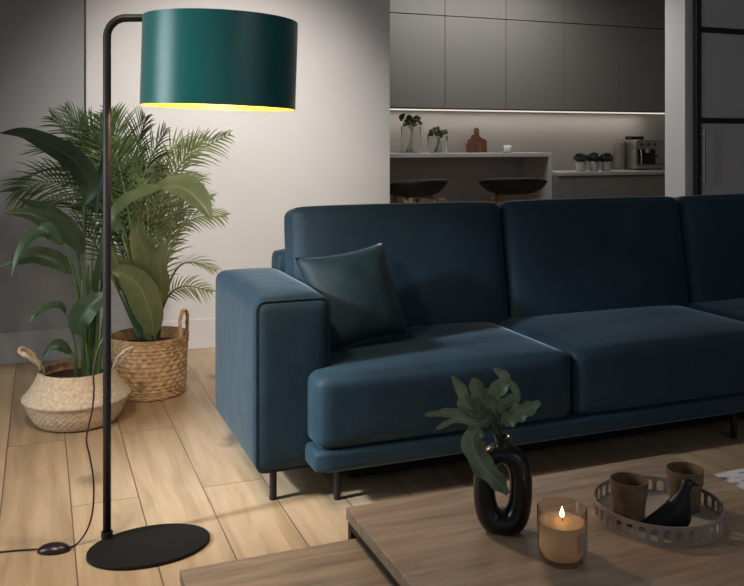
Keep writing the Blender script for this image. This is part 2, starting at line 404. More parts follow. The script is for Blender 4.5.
# glass vases with stems
def glass_vase(px, w_px, ytop, yplant, label, n):
    Yp = BY + .16; p = atY(px, 150, Yp); z = bz
    s = p.y / (FW + RT * ((px - 372) / F_PX)).y / F_PX
    r = w_px * s / 2; h = (153.0 - ytop) * s
    t = thing('glass_vase', label, 'vase', (p.x, Yp, z))
    bm = bmesh.new(); lathe(bm, [(r, 0.001), (r, h), (r - .004, h), (r - .004, .006)], 28); bm.faces.new([v for v in bm.verts][-28:])
    obj('glass', bm, 'glass', t, True)
    g = thing('cut_stems', 'pale green cut stems with dark olive heads ' + ('in the taller glass vase' if n > 20 else 'in the shorter glass vase'), 'flowers', (p.x, Yp, z))
    H = (153 - yplant) * s
    bm = bmesh.new(); hb = bmesh.new()
    for k in range(n):
        a = random.uniform(0, 2 * PI); q = random.uniform(0, .6) * r; tt = random.uniform(.35, 1.1) * r
        top = Vector((tt * math.cos(a), tt * math.sin(a), H * random.uniform(.72, .95)))
        tube(bm, catmull([(q * math.cos(a + 2), q * math.sin(a + 2), .01), (q * .5, 0, H * .5), top], 4), .0022, 5)
        hb = bmesh.new()
        for kk in range(4):
            ball(hb, top + Vector((random.uniform(-.012, .012), random.uniform(-.012, .012), random.uniform(-.02, .012))), random.uniform(.011, .017), sub=1)
        obj('flower_head', hb, 'bud', g, True)
    obj('stems', bm, plain('pale_stem', (.42, .45, .33), .6), g, True)
glass_vase(411, 20, 126, 113, 'taller clear glass vase at the left end of the bar ledge', 22)
glass_vase(437.5, 20, 136, 127, 'shorter clear glass vase beside the taller one on the bar ledge', 20)
# chopping boards leaning on the wall
def board(px, w_px, ytop, label, lean, Yp, tone):
    p = atY(px, 150, Yp); s = Yp / (FW + RT * ((px - 372) / F_PX)).y / F_PX
    w = w_px * s; H = (153 - ytop) * s; bm = bmesh.new()
    pts = []
    hb = H * .58
    outline = [(-w / 2, 0), (w / 2, 0), (w / 2, hb * .85), (w * .30, hb), (w * .13, hb * 1.12), (w * .13, H * .93), (0.06 * w, H), (-.06 * w, H), (-w * .13, H * .93), (-w * .13, hb * 1.12), (-w * .30, hb), (-w / 2, hb * .85)]
    a = [bm.verts.new((x, 0, z)) for x, z in outline]; f = bm.faces.new(a)
    r = bmesh.ops.extrude_face_region(bm, geom=[f])
    for v in [g for g in r['geom'] if isinstance(g, bmesh.types.BMVert)]: v.co.y += .014
    bmesh.ops.bevel(bm, geom=bm.edges[:], offset=.0025, segments=1, affect='EDGES')
    o = obj('chopping_board', bm, tone); o.location = (p.x, Yp, bz + .001); o.rotation_euler = (-lean, 0, 0)
    tag(o, label, 'chopping board')
board(478, 21, 128, 'dark walnut chopping board with a handle, leaning on the kitchen wall', .10, KY - .085, 'walnut')
board(474.5, 17, 135, 'smaller reddish chopping board in front of the walnut one', .13, KY - .13, wood('cherry_board', (.13, .05, .022), (.28, .13, .07), (14, 14, 2)))
# cup and saucer
p = atY(507.5, 150, BY + .2); t = thing('cup', 'small white cup on the bar ledge', 'cup', (p.x, p.y, bz + .008))
bm = lathe(bmesh.new(), [(.020, 0), (.030, .012), (.034, .035), (.034, .058), (.031, .058), (.030, .03), (.02, .008)], 28); bm.faces.new(bm.verts[-28:]) if False else None
obj('body', bm, plain('cup_white', (.75, .75, .74), .35), t, True)
o = obj('saucer', lathe(bmesh.new(), [(.03, 0), (.05, .002), (.075, .007), (.075, .009), (.04, .005), (.001, .004)], 32), plain('saucer_white', (.5, .5, .49), .4), None, True, (p.x - .02, p.y, bz)); tag(o, 'white saucer under the small cup', 'saucer')
# herb pots
for i, px in enumerate((581, 594, 606)):
    p = atY(px, 168, CY + .18); t = thing('potted_herb', 'dark leafy herb in a white pot, ' + ['leftmost of three on the worktop', 'middle of three on the worktop', 'rightmost of three on the worktop'][i], 'potted plant', (p.x, p.y, cz), 0, 'three herb pots on the worktop')
    obj('pot', lathe(bmesh.new(), [(.034, 0), (.040, .004), (.047, .085), (.047, .092), (.042, .092), (.041, .08), (.001, .079)], 28), 'potwhite', t, True)
    bm = bmesh.new(); random.seed(20 + i)
    for k in range(70):
        a = random.uniform(0, 2 * PI); q = random.uniform(0, 1) ** .5 * .060
        c = Vector((q * math.cos(a), q * math.sin(a), .095 + random.uniform(0, .075) * (1 - (q / .08) ** 2)))
        ball(bm, c, random.uniform(.014, .023), 1, 1, .6, 1)
    obj('foliage', bm, 'herb', t)
# tall canister beside the machine
p = atY(620, 168, KY - .09)
o = obj('glass_canister', lathe(bmesh.new(), [(.048, 0), (.05, .004), (.05, .26), (.04, .275), (.035, .275), (.035, .29), (.001, .29)], 28), plain('smoked_glass', (.36, .34, .31), .2, trans=.4, ior=1.1), None, True, (p.x, p.y, cz)); tag(o, 'tall grey glass canister between herb pots and coffee machine', 'canister')
# coffee machine
p = atY(636, 168, KY - .27); mx0 = p.x; mw = .33; mz = cz
t = thing('coffee_machine', 'steel espresso machine with portafilter at the right of the worktop', 'coffee machine', (mx0, KY - .27, mz))
bm = bmesh.new(); box(bm, (0, .12, .012), (mw, .25, .29), .01); box(bm, (0, 0, .20), (mw, .13, .29), .008); box(bm, (0, 0, .012), (mw, .13, .05), .006)
box(bm, (0, .01, .05), (.03, .13, .2), .003)
sharp(obj('housing', bm, plain('machine_steel', (.42, .40, .38), .35, metal=.85), t))
obj('front_panel', bx((.03, .108, .052), (mw - .01, .119, .198)), plain('machine_dark', (.03, .03, .03), .4), t)
obj('drip_grid', bx((.035, .004, .05), (mw - .01, .105, .056)), 'dsteel', t)
bm = bmesh.new(); tube(bm, [(.17, .05, .2), (.17, .05, .165)], .026, 18); sharp(obj('group_head', bm, 'steel', t))
bm = bmesh.new(); tube(bm, [(.17, .05, .162), (.17, .05, .145)], .03, 18); tube(bm, catmull([(.17, .03, .152), (.165, -.04, .146), (.16, -.11, .13)], 4), .010, 10); sharp(obj('portafilter', bm, 'black', t))
for x in (.06, .14, .22): sharp(obj('dial', tube(bmesh.new(), [(x, .0, .245), (x, -.012, .245)], .014, 14), 'dsteel', t))
bm = bmesh.new(); tube(bm, catmull([(.045, -.01, .2), (.04, -.03, .13), (.035, -.035, .06)], 4), .005, 8); obj('steam_wand', bm, 'steel', t, True)
bm = bmesh.new(); box(bm, (.05, .13, .291), (.2, .23, .325), .006); obj('bean_hopper', bm, 'black', t)
for x in (.03, mw - .03):
    for y in (.03, .23): obj('foot', tube(bmesh.new(), [(x, y, 0), (x, y, .013)], .012, 10), 'black', t)

# bar stools
def stool(px, label, rz, Yp):
    p = onY(px, Yp); t = thing('bar_stool', label, 'bar stool', (p, Yp, 0), rz, 'black shell bar stools at the bar ledge')
    zt = .968; zs = .838
    def prof():
        bm = bmesh.new(); rings = []
        n = 36
        for j in range(9):
            s = j / 8; ring = []
            for k in range(n):
                a = 2 * PI * k / n
                r = .05 + .20 * s ** .7
                back = max(0, math.cos(a + PI / 2 + PI)) if False else (1 + math.sin(-a)) / 2
                z = zs + (zt - zs) * (s ** 2.4) * (.35 + .65 * back ** .8) * 1.0
                ring.append(bm.verts.new((r * 1.12 * math.cos(a), r * math.sin(a), z)))
            rings.append(ring)
        for j in range(8):
            for k in range(n): bm.faces.new((rings[j][k], rings[j][(k + 1) % n], rings[j + 1][(k + 1) % n], rings[j + 1][k]))
        bm.faces.new(rings[0][::-1])
        return bm
    o = obj('seat_shell', prof(), 'shell', t, True); md = o.modifiers.new('s', 'SOLIDIFY'); md.thickness = .022; md.offset = 1
    bm = lathe(bmesh.new(), [(.001, zs + .012), (.11, zs + .012), (.135, zs + .03), (.12, zs + .045), (.001, zs + .05)], 28, capb=False); obj('seat_pad', bm, 'shell', t, True)
    bm = bmesh.new()
    tube(bm, catmull([(-.19, -.14, zs - .03), (-.1, -.02, zs - .012), (.1, -.02, zs - .012), (.19, -.14, zs - .03)], 6), .012, 10)
    obj('seat_support', bm, 'beech', t, True)
    for sx in (-1, 1):
        for sy in (-1, 1):
            bm = bmesh.new(); tube(bm, [(sx * .11, sy * .1, zs - .005), (sx * .21, sy * .19, 0.008)], lambda s: .017 - .005 * s, 12); obj('leg', bm, 'beech', t, True)
    bm = bmesh.new(); q = [(sx * .18, sy * .163, .24) for sx, sy in ((-1, -1), (1, -1), (1, 1), (-1, 1))]
    for i in range(4): tube(bm, [q[i], q[(i + 1) % 4]], .007, 8)
    obj('footrest', bm, 'black', t)
stool(414, 'black shell bar stool on beech legs, left one by the white wall edge', .25, 6.02)
stool(513, 'black shell bar stool on beech legs, right one beside the bar side panel', -.35, 6.02)

# ------------------------------------------------------------- sofa
SX0 = .69; AX1 = .955; FY = 2.85; SF = 2.72
sofa = thing('sofa', 'dark blue velvet three seat sofa with block arm and slim black legs', 'sofa', (0, 0, 0))
def place(o, x, y, z, rx=0, ry=0, rz=0): o.location = (x, y, z); o.rotation_euler = (rx, ry, rz); return o
# arm
def armfn(p, q):
    return p
arm = place(obj('armrest', soft((.27, .76, .595), .035, (.006, .008, .022), 20), 'velvet', sofa, True), .823, FY + .375, .410)
# piping around the arm front and over the top
def rrect(w, h, r, y, n=6):
    out = []
    for cx, cz_, a0 in ((w / 2 - r, h / 2 - r, 0), (-w / 2 + r, h / 2 - r, 90), (-w / 2 + r, -h / 2 + r, 180), (w / 2 - r, -h / 2 + r, 270)):
        for i in range(n + 1):
            a = math.radians(a0 + 90 * i / n); out.append(Vector((cx + r * math.cos(a), y, cz_ + r * math.sin(a))))
    return out + [out[0]]
M['piping'] = velvet('seam_piping', (.009, .025, .040), (.4, .55, .7), .5)
bm = bmesh.new(); tube(bm, rrect(.264, .587, .03, -.370), .003, 8, False); obj('piping', bm, 'piping', arm, True)
armr = place(obj('armrest', soft((.27, .76, .585), .035, (.006, .008, .022), 12), 'velvet', sofa, True), 4.28, FY + .375, .415)
# frame back (lower, behind the cushions)
place(obj('back_frame', soft((3.18, .15, .66), .04, (.003, .008, .004), 16), 'velvet', sofa, True), 2.555, 3.66, .45)
# seat rail
L0 = .855; L1 = 4.12
place(obj('seat_rail', soft((L1 - L0, .80, .085), .026, (.002, .004, .004), 24), 'velvet', sofa, True), (L0 + L1) / 2 + .006, SF + .40, .172)
# dark storage base
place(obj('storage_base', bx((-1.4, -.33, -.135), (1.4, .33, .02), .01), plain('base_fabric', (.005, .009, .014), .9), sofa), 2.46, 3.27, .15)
# seat cushions
ex = [L0 + .012, 1.885, 2.93, 4.12]
for i in range(3):
    w = ex[i + 1] - ex[i]
    notch = None
    o = place(obj('seat_cushion', soft((w - .006, .80, .247), .034, (.003, .010, .016), 20), 'velvet', sofa, True), (ex[i] + ex[i + 1]) / 2, SF + .40, .333)
# back cushions, leaning back
bxs = [.970, 1.968, 2.985, 4.14]
for i in range(3):
    w = bxs[i + 1] - bxs[i]
    o = obj('back_cushion', soft((w - .008, .17, .60), .04, (.004, .030, .006), 20), 'velvet', sofa, True)
    place(o, (bxs[i] + bxs[i + 1]) / 2, 3.435, .677, math.radians(-9))
    bm = bmesh.new(); tube(bm, rrect(w - .018, .592, .034, -.052), .0032, 8, False); obj('piping', bm, 'piping', o, True)
# legs
for (x, y) in ((.762, 2.905), (.972, 2.825), (2.74, 2.80), (4.2, 2.93), (1.1, 3.62), (4.1, 3.62)):
    bm = bmesh.new(); tube(bm, [(0, 0, 0), (0, 0, .15)], .013, 14); sharp(place(obj('leg', bm, 'black', sofa), x, y, 0))

# scatter cushion
bm = bmesh.new(); uvn = 22; S = .198; grid = {}
for side in (1, -1):
    for i in range(uvn + 1):
        for j in range(uvn + 1):
            a, b_ = i / uvn * 2 - 1, j / uvn * 2 - 1
            edge = max(abs(a), abs(b_))
            if side == -1 and edge > .999: grid[(side, i, j)] = grid[(1, i, j)]; continue
            pin = 1 - .10 * (1 - a * a) * (abs(b_) ** 3) ; pin2 = 1 - .10 * (1 - b_ * b_) * (abs(a) ** 3)
            th = .092 * ((1 - a * a) ** .45 * (1 - b_ * b_) ** .45)
            th += .005 * math.sin(7 * a + 4 * b_ + 2 * math.sin(5 * b_)) * (1 - edge)
            grid[(side, i, j)] = bm.verts.new((a * S * pin2, side * th, b_ * S * pin))
    for i in range(uvn):
        for j in range(uvn): bm.faces.new([grid[(side, i, j)], grid[(side, i + 1, j)], grid[(side, i + 1, j + 1)], grid[(side, i, j + 1)]])
cush = thing('scatter_cushion', 'square dark teal velvet scatter cushion leaning by the sofa armrest', 'cushion', (1.145, 3.13, .645))
cush.rotation_euler = (math.radians(-24), math.radians(-6), math.radians(8))
obj('cover', bm, 'velvet2', cush, True)
bm = bmesh.new(); pp = []
for k in range(4):
    for i in range(uvn):
        s = i / uvn * 2 - 1
        a, b_ = [(s, -1), (1, s), (-s, 1), (-1, -s)][k]
        pin = 1 - .10 * (1 - a * a) * (abs(b_) ** 3); pin2 = 1 - .10 * (1 - b_ * b_) * (abs(a) ** 3)
        pp.append(Vector((a * S * pin2, 0, b_ * S * pin)))
pp.append(pp[0]); tube(bm, pp, .0035, 6, False); obj('piping', bm, 'piping', cush, True)

# ------------------------------------------------------------- coffee tables
TZ = .40
main = thing('coffee_table', 'taller oak coffee table carrying the vase, candle and tray', 'coffee table', (.665, .95, 0))
W_, D_ = .945, .92
obj('tabletop', bx((0, 0, TZ - .028), (W_, D_, TZ), .0015), 'table', main)
bm = bmesh.new()
for x in (.004, W_ - .024): box(bm, (x, .02, TZ - .046), (x + .02, D_ - .02, TZ - .0285))
for y in (.004, D_ - .024): box(bm, (.004, y, TZ - .046), (W_ - .004, y + .02, TZ - .0285))
obj('frame', bm, 'black', main)
for x in (.004, W_ - .024):
    for y in (.004, D_ - .024): obj('leg', bx((x, y, 0), (x + .02, y + .02, TZ - .0465)), 'black', main)
LZ = .346
low = thing('coffee_table', 'lower oak nesting table tucked under the taller coffee table', 'coffee table', (.2755, .985, 0))
obj('tabletop', bx((0, 0, LZ - .025), (.80, .84, LZ), .0015), 'table', low)
for x in (.01, .77): obj('rail', bx((x, .031, LZ - .045), (x + .02, .809, LZ - .026)), 'black', low)
for x in (.01, .77):
    for y in (.01, .81): obj('leg', bx((x, y, 0), (x + .02, y + .02, LZ - .026)), 'black', low)

# vase: upright ring
vp = onh(502.5, 531, TZ); s = F_PX * (CAM_H - TZ) / (531 - HOR) / F_PX
vase = thing('ring_vase', 'black glazed ring shaped vase with an oval hole on the oak table', 'vase', (vp.x, vp.y, TZ), -YAW - math.radians(8))
vase.scale = (1, 1, .95)
bm = bmesh.new(); n = 56; rings = []; hw, hh = .0665, .102; cz0 = .108
for i in range(n):
    a = 2 * PI * i / n
    # superelliptic centre line, thicker at the base and right side
    ca, sa = math.cos(a), math.sin(a)
    cx_ = .040 * abs(ca) ** (.8 if sa > 0 else .62) * (1 if ca > 0 else -1); cz_ = cz0 + (.072 if sa > 0 else .086) * abs(sa) ** .85 * (1 if sa > 0 else -1)
    rad = .0235 + .006 * max(0, -sa) ** 2 + .001 * max(0, ca)
    T = Vector((-sa * .042, 0, ca * .075)).normalized(); Nn = Vector((T.z, 0, -T.x))
    ring = []
    for k in range(20):
        b_ = 2 * PI * k / 20
        v = Vector((cx_, 0, cz_)) + Nn * (rad * math.cos(b_)) + Vector((0, 1, 0)) * (rad * 1.15 * math.sin(b_))
        v.z = max(v.z, .002)
        ring.append(bm.verts.new(v))
    rings.append(ring)
for i in range(n):
    for k in range(20): bm.faces.new((rings[i][k], rings[i][(k + 1) % 20], rings[(i + 1) % n][(k + 1) % 20], rings[(i + 1) % n][k]))
obj('body', bm, 'vase', vase, True)
bm = lathe(bmesh.new(), [(.026, .185), (.019, .197), (.016, .207), (.018, .215), (.020, .219), (.016, .219), (.012, .207), (.012, .19)], 28, capb=False)
obj('neck', bm, 'vase', vase, True)
# sprig of lobed fronds
tv = s * F_PX
def vp_(x, y, dt=0): return pt(x, y, tv + dt) - Vector((vp.x, vp.y, TZ))
sprig = thing('foliage_sprig', 'grey-green lobed fern sprig standing in the black ring vase', 'cut foliage', (vp.x, vp.y, TZ))
def lob(s_, ph=0, amp=.13):
    return (max(.03, math.sin(PI * min(1, s_ * .93 + .03) ** .75)) ** .6) * (1 - amp + amp * math.sin(s_ * 24 + ph))
fr = [([(500, 436), (494, 418), (485, 404), (478, 392), (473, 378)], .056, .02),
      ([(500, 436), (489, 425), (478, 414), (466, 404), (462, 392), (452, 376)], .040, .01),
      ([(502, 436), (497, 412), (493, 396), (505, 380), (494, 368)], .038, -.02),
      ([(501, 436), (503, 425), (514, 416), (528, 409), (540, 402)], .042, -.02),
      ([(500, 437), (487, 420), (470, 415), (447, 413), (425, 415)], .026, .0),
      ([(500, 437), (490, 422), (476, 424), (458, 419), (436, 429)], .022, -.03),
      ([(501, 437), (489, 418), (497, 408), (516, 396), (510, 380)], .030, .02),
      ([(500, 436), (482, 428), (472, 440), (480, 462), (496, 480), (508, 494)], .056, -.055)]
for i, (px, w, dt) in enumerate(fr):
    m_ = len(px)
    P = catmull([vp_(x, y, dt * k / (m_ - 1)) for k, (x, y) in enumerate(px)], 6)
    cut = 8
    bm = bmesh.new(); uvl = bm.loops.layers.uv.verify()
    nr = (-FW + Vector((0, 0, .5))).normalized()
    leafblade(bm, P[cut - 2:], w, .3, nr, lambda q, i=i: lob(q, i), 6, .35)
    f_ = obj('frond', bm, 'fern', sprig, True); bm = bmesh.new()
    tube(bm, P[:cut], .0022, 6); obj('stalk', bm, 'stem', f_, True)

# candle
cp = onh(562, 560, TZ)
cn = thing('candle', 'lit cream candle in an amber smoked glass tumbler on the table', 'candle', (cp.x, cp.y, TZ + .001))
R = .050; cn.scale = (1, 1, .9)
bm = lathe(bmesh.new(), [(.034, 0), (.042, .001), (.046, .008), (R, .03), (R, .118), (R - .0015, .1195), (R - .003, .118), (R - .003, .03), (.042, .013), (.001, .011)], 56)
obj('glass_tumbler', bm, 'amber', cn, True)
bm = lathe(bmesh.new(), [(.041, .0135), (R - .0036, .031), (R - .0036, .088), (.043, .0868), (.006, .0862), (.001, .0862)], 48, capb=True); obj('wax', bm, 'wax', cn, True)
bm = bmesh.new(); tube(bm, catmull([(0, 0, .085), (.0005, 0, .092), (.0015, 0, .098)], 3), .0012, 6); obj('wick', bm, 'wick', cn)
bm = lathe(bmesh.new(), [(.0005, .094), (.0035, .098), (.0046, .103), (.0035, .109), (.0016, .115), (.0003, .120)], 16, capt=True); obj('flame', bm, 'flame', cn, True)
# paper label on the glass
bm = bmesh.new(); ang0 = math.atan2(-FW.y, -FW.x) + .5
for i in range(9):
    a = ang0 + i / 8 * .75
    for z in (.035, .078): bm.verts.new(((R + .0006) * math.cos(a), (R + .0006) * math.sin(a), z))
bm.verts.ensure_lookup_table()
for i in range(8): bm.faces.new([bm.verts[k] for k in (2 * i, 2 * i + 2, 2 * i + 3, 2 * i + 1)])
obj('paper_label', bm, 'labelm', cn, True)['label'] = 'small tan paper label on the glass'

# tray with arched gallery
tp = onh(657.5, 518, TZ); TR = .141
tray = thing('round_tray', 'round beige metal tray with an arched pierced rim', 'tray', (tp.x, tp.y, TZ))
bm = lathe(bmesh.new(), [(TR - .004, 0), (TR, .001), (TR, .006), (TR - .003, .006), (TR - .004, .004), (.001, .004)], 96); obj('tray_base', bm, 'trayin', tray, True)
bm = bmesh.new(); NA = 34; zt, zb_ = .042, .0; cell = 2 * PI / NA; sub = 10
for a_ in range(NA):
    for side in range(sub):
        f0, f1 = side / sub, (side + 1) / sub
        def openh(f):                      # arch opening: bottom .009, springing .024, crown .034
            x = (f - .5) / .34
            return None if abs(x) >= 1 else (.009, .024 + .010 * math.sqrt(max(0, 1 - x * x)))
        fm = (f0 + f1) / 2; o_ = openh(fm)
        segs = [(zb_, zt, zb_, zt)] if o_ is None else [(zb_, .009, zb_, .009), ((openh(f0) or (0, .024))[1], zt, (openh(f1) or (0, .024))[1], zt)]
        for (z0a, z1a, z0b, z1b) in segs:
            q = []
            for rr_ in (TR, TR - .003):
                for f, z0_, z1_ in ((f0, z0a, z1a), (f1, z0b, z1b)):
                    a = (a_ + f) * cell
                    q.append((bm.verts.new((rr_ * math.cos(a), rr_ * math.sin(a), z0_)), bm.verts.new((rr_ * math.cos(a), rr_ * math.sin(a), z1_))))
            A, B, Cc, Dd = q
            for fc in ((A[0], B[0], B[1], A[1]), (Cc[0], Cc[1], Dd[1], Dd[0]), (A[1], B[1], Dd[1], Cc[1]), (A[0], Cc[0], Dd[0], B[0]), (A[0], A[1], Cc[1], Cc[0]), (B[0], Dd[0], Dd[1], B[1])): bm.faces.new(fc)
bmesh.ops.remove_doubles(bm, verts=bm.verts, dist=.00005)
obj('pierced_rim', bm, 'tray', tray)
# cups: faceted lower part
def cup(px, py, label, hpx):
    p = onh(px, py, TZ + .005); t = thing('tumbler_cup', label, 'cup', (p.x, p.y, TZ + .005), .2)
    bm = bmesh.new(); prof = [(.030, 0), (.0345, .003), (.0360, .03), (.0380, .053), (.0400, .060), (.0420, .089), (.0420, .092), (.0395, .092), (.0385, .06), (.032, .008), (.001, .007)]
    def dp(a, j):
        if j > 3: return 0
        k = (a % (2 * PI / 9)) - PI / 9
        return prof[j][0] * (math.cos(PI / 9) / math.cos(k) - 1)
    lathe(bm, prof, 72, disp=dp); sharp(obj('body', bm, 'cup', t), 22)
    return t
cup(629, 520, 'brown stoneware tumbler cup, the left one on the round tray', 50)
cup(685, 508, 'brown stoneware tumbler cup, the right one behind the black bird', 50)
# bird figurine
bp_ = onh(670, 527, TZ + .005)
bird = thing('bird_figurine', 'black wooden bird figurine facing right on the round tray', 'figurine', (bp_.x, bp_.y, TZ + .005), -YAW)
secs = [(0, -.060, .034, .010), (.004, -.070, .040, .020), (.014, -.056, .044, .025), (.028, -.036, .045, .026), (.042, -.018, .044, .0235), (.056, -.002, .041, .0195), (.068, .009, .040, .0155), (.078, .016, .043, .0135), (.088, .020, .047, .0125), (.096, .025, .046, .0105), (.101, .031, .041, .005)]
bm = bmesh.new(); rg = []
for z, xl, xr, wy in secs:
    ring = []
    for k in range(24):
        a = 2 * PI * k / 24; ca, sa = math.cos(a), math.sin(a)
        # widest near the breast, drawn out to a thin tail on the left
        x = (xl + xr) / 2 + (xr - xl) / 2 * ca; w = wy * (1 if ca > 0 else (1 - abs(ca) * .35 * min(1, (xr - xl) / .09)))
        ring.append(bm.verts.new((x * 1.06, sa * w, z * 1.06)))
    rg.append(ring)
for i in range(len(rg) - 1):
    for k in range(24): bm.faces.new((rg[i][k], rg[i][(k + 1) % 24], rg[i + 1][(k + 1) % 24], rg[i + 1][k]))
bm.faces.new(rg[0]); bm.faces.new(rg[-1])
o = obj('body', bm, 'bird', bird, True); md = o.modifiers.new('s', 'SUBSURF'); md.levels = 1; md.render_levels = 2
bm = bmesh.new(); tube(bm, [(.042, 0, .096), (.050, 0, .0955), (.058, 0, .093), (.066, 0, .090)], lambda s: .0075 * (1 - s) + .0006, 12); obj('beak', bm, 'bird', bird, True)
for sy in (-1, 1): obj('eye', ball(bmesh.new(), (.042, sy * .0108, .098), .002, sub=2), plain('bird_eye', (.12, .12, .12), .2), bird, True)

# rug
bm = bmesh.new(); rp = onh(713, 474, .008)
box(bm, (1.95, rp.y - 1.6, .0005), (4.2, rp.y, .010), .003)
o = obj('rug', bm, 'rugm'); tag(o, 'white and grey patterned rug on the floor right of the table', 'rug')

# ------------------------------------------------------------- floor lamp
lc = onh(148, 549, 0); polp = onh(107, 541, 0); tl = (polp.dot(FW))
lamp = thing('floor_lamp', 'black arched floor lamp with a wide teal drum shade', 'floor lamp', (lc.x, lc.y, 0))
def rel(v): return Vector(v) - Vector((lc.x, lc.y, 0))
bm = bmesh.new(); base = []
for lay, (k, z) in enumerate(((.985, 0), (1, .002), (1, .010), (.992, .012))):
    ring = []
    for i in range(72):
        a = 2 * PI * i / 72
        x = 148 + 62 * math.cos(a) - 1.5 * math.sin(a); y = 549 - 9.5 * math.cos(a) + 20 * math.sin(a)
        q = rel(onh(x, y, 0)); ring.append(bm.verts.new((q.x * k, q.y * k, z)))
    base.append(ring)
for j in range(3):
    for i in range(72): bm.faces.new((base[j][i], base[j][(i + 1) % 72], base[j + 1][(i + 1) % 72], base[j + 1][i]))
bm.faces.new(base[0][::-1]); bm.faces.new(base[-1])
obj('base', bm, 'blackpow', lamp)
zarm = pt(107, 18, tl).z; rb = .06; q0 = rel(polp)
P = [q0 + Vector((0, 0, z)) for z in (.011, .4, .8, 1.2, zarm - rb)]
for i in range(1, 10):
    a = PI / 2 * i / 9; P.append(q0 + Vector((0, 0, zarm - rb)) + RT * (rb * (1 - math.cos(a))) + Vector((0, 0, rb * math.sin(a))))
sc = rel(pt(220, 60, tl)); sc.z = 0
P.append(Vector((sc.x, sc.y, zarm)))
bm = bmesh.new(); tube(bm, P, .0125, 20); obj('pole', bm, 'black', lamp, True)
bm = bmesh.new(); tube(bm, [q0 + Vector((0, 0, .011)), q0 + Vector((0, 0, .03))], .018, 20); sharp(obj('collar', bm, 'black', lamp))
SR = .240; zs0 = pt(220, 107.5, tl).z; zs1 = pt(220, 20.5, tl).z
shade = bpy.data.objects.new('shade', None)
mid = (zs0 + zs1) / 2; hs = (zs1 - zs0) / 2
bm = lathe(bmesh.new(), [(SR - .0012, -hs), (SR, -hs), (SR, hs), (SR - .0012, hs)], 96, capb=False)
bm.normal_update()
sh = sharp(obj('shade', bm, 'teal', lamp)); sh.location = (sc.x, sc.y, mid); sh.rotation_euler = Matrix.Rotation(math.radians(1.8), 4, FW).to_euler()
bm = lathe(bmesh.new(), [(SR - .0016, hs - .001), (SR - .0016, -hs + .0005)], 96, capb=False); sharp(obj('shade_lining', bm, 'gold', sh))['label'] = 'gold inner lining of the shade'
bm = bmesh.new()
for k in range(3):
    a = k * 2 * PI / 3 + .5; tube(bm, [(0, 0, hs - .028), (SR * math.cos(a), SR * math.sin(a), hs - .004)], .003, 6)
obj('spider', bm, 'black', sh)
bz0 = zs0 + .055
bm = bmesh.new(); tube(bm, [(sc.x, sc.y, zarm), (sc.x, sc.y, bz0 + .075)], .018, 16); obj('socket', bm, 'white', lamp)
bm = bmesh.new(); ball(bm, (sc.x, sc.y, bz0 + .035), .035, sub=3); obj('bulb', bm, 'bulb', lamp, True)
# cable with foot switch
bm = bmesh.new()
cp_ = [(104, 338, 0), (98, 350, -.01), (93.5, 372, -.02), (94, 390, -.02), (92, 411, -.02), (86.5, 438, -.02), (90, 458, -.02), (93.5, 480, -.02), (93, 508, -.02), (88, 528, -.02)]
C3 = [rel(pt(x, y, tl + d)) for x, y, d in cp_]
C3 += [rel(onh(78, 543, .005)), rel(onh(68, 548, .008))]
tube(bm, catmull(C3, 6), .0028, 8)
tube(bm, catmull([rel(onh(40, 549, .008)), rel(onh(22, 550, .004)), rel(onh(0, 552, .004)), rel(onh(-40, 556, .004))], 6), .0028, 8)
obj('cable', bm, plain('dark_cable', (.035, .014, .014), .5), lamp, True)
bm = bmesh.new(); ball(bm, (0, 0, 0), 1, .050, .030, .024, 3)
for v in bm.verts: v.co.z = max(v.co.z, -.001)
swp = rel(onh(54, 551, 0)); o = obj('foot_switch', bm, plain('switch_plastic', (.02, .010, .012), .3), lamp, True); o.location = (swp.x, swp.y, .001); o.rotation_euler = (0, 0, -YAW + .12)

# ------------------------------------------------------------- baskets
def prof_i(keys, n):
    out = []
    K = catmull([(r, 0, z) for r, z in keys], n)
    return [(max(.001, k.x), k.z) for k in K]
def basket(name, label, c, keys, n, mat, sx, rows, cols_, amp, rz, inner):
    t = thing(name, label, 'basket', (c.x, c.y, 0), rz)
    pr = prof_i(keys, n); J = len(pr)
    def dp(a, j):
        row = int(j / J * rows); ph = (row % 2) * PI
        s = math.sin(PI * ((j / J * rows) % 1))
        return amp * (.55 * s + .45 * math.sin(a * cols_ + ph) * s) + random.uniform(-1, 1) * amp * .12
    bm = lathe(bmesh.new(), pr, cols_ * 6, sx=sx, disp=dp)
    o = obj('woven_body', bm, mat, t, True)
    # inside wall
    bm = lathe(bmesh.new(), inner, 64, sx=sx, capb=False); obj('inner_wall', bm, 'rope', t, True)
    return t, pr
# belly basket
b1 = onh(77, 421, 0)
keys1 = [(.150, .001), (.172, .012), (.196, .045), (.213, .085), (.222, .106), (.232, .118), (.226, .128), (.206, .150), (.182, .185), (.168, .215), (.160, .236)]
B1, pr1 = basket('belly_basket', 'pale seagrass belly basket with a folded rim and rope handle', b1, keys1, 9, 'straw_pale', 1.0, 34, 46, .0035, 0, [(.154, .236), (.165, .21), (.18, .185), (.17, .17)])
o = obj('soil', lathe(bmesh.new(), [(.165, .195), (.10, .20), (.001, .203)], 40, capb=False), 'soil', B1, True)
def rel1(v, c): return v - Vector((c.x, c.y, 0))
def twisted(bm, P, r, strands=2, tw=26):
    n = len(P)
    for k in range(strands):
        Q = []
        for i, p in enumerate(P):
            T = (P[min(i + 1, n - 1)] - P[max(i - 1, 0)]).normalized(); u = T.cross(Vector((.3, .9, .2))).normalized(); w = T.cross(u)
            a = i / n * tw + k * 2 * PI / strands
            Q.append(p + u * (r * .6 * math.cos(a)) + w * (r * .6 * math.sin(a)))
        tube(bm, Q, r, 7)
t1 = b1.dot(FW)
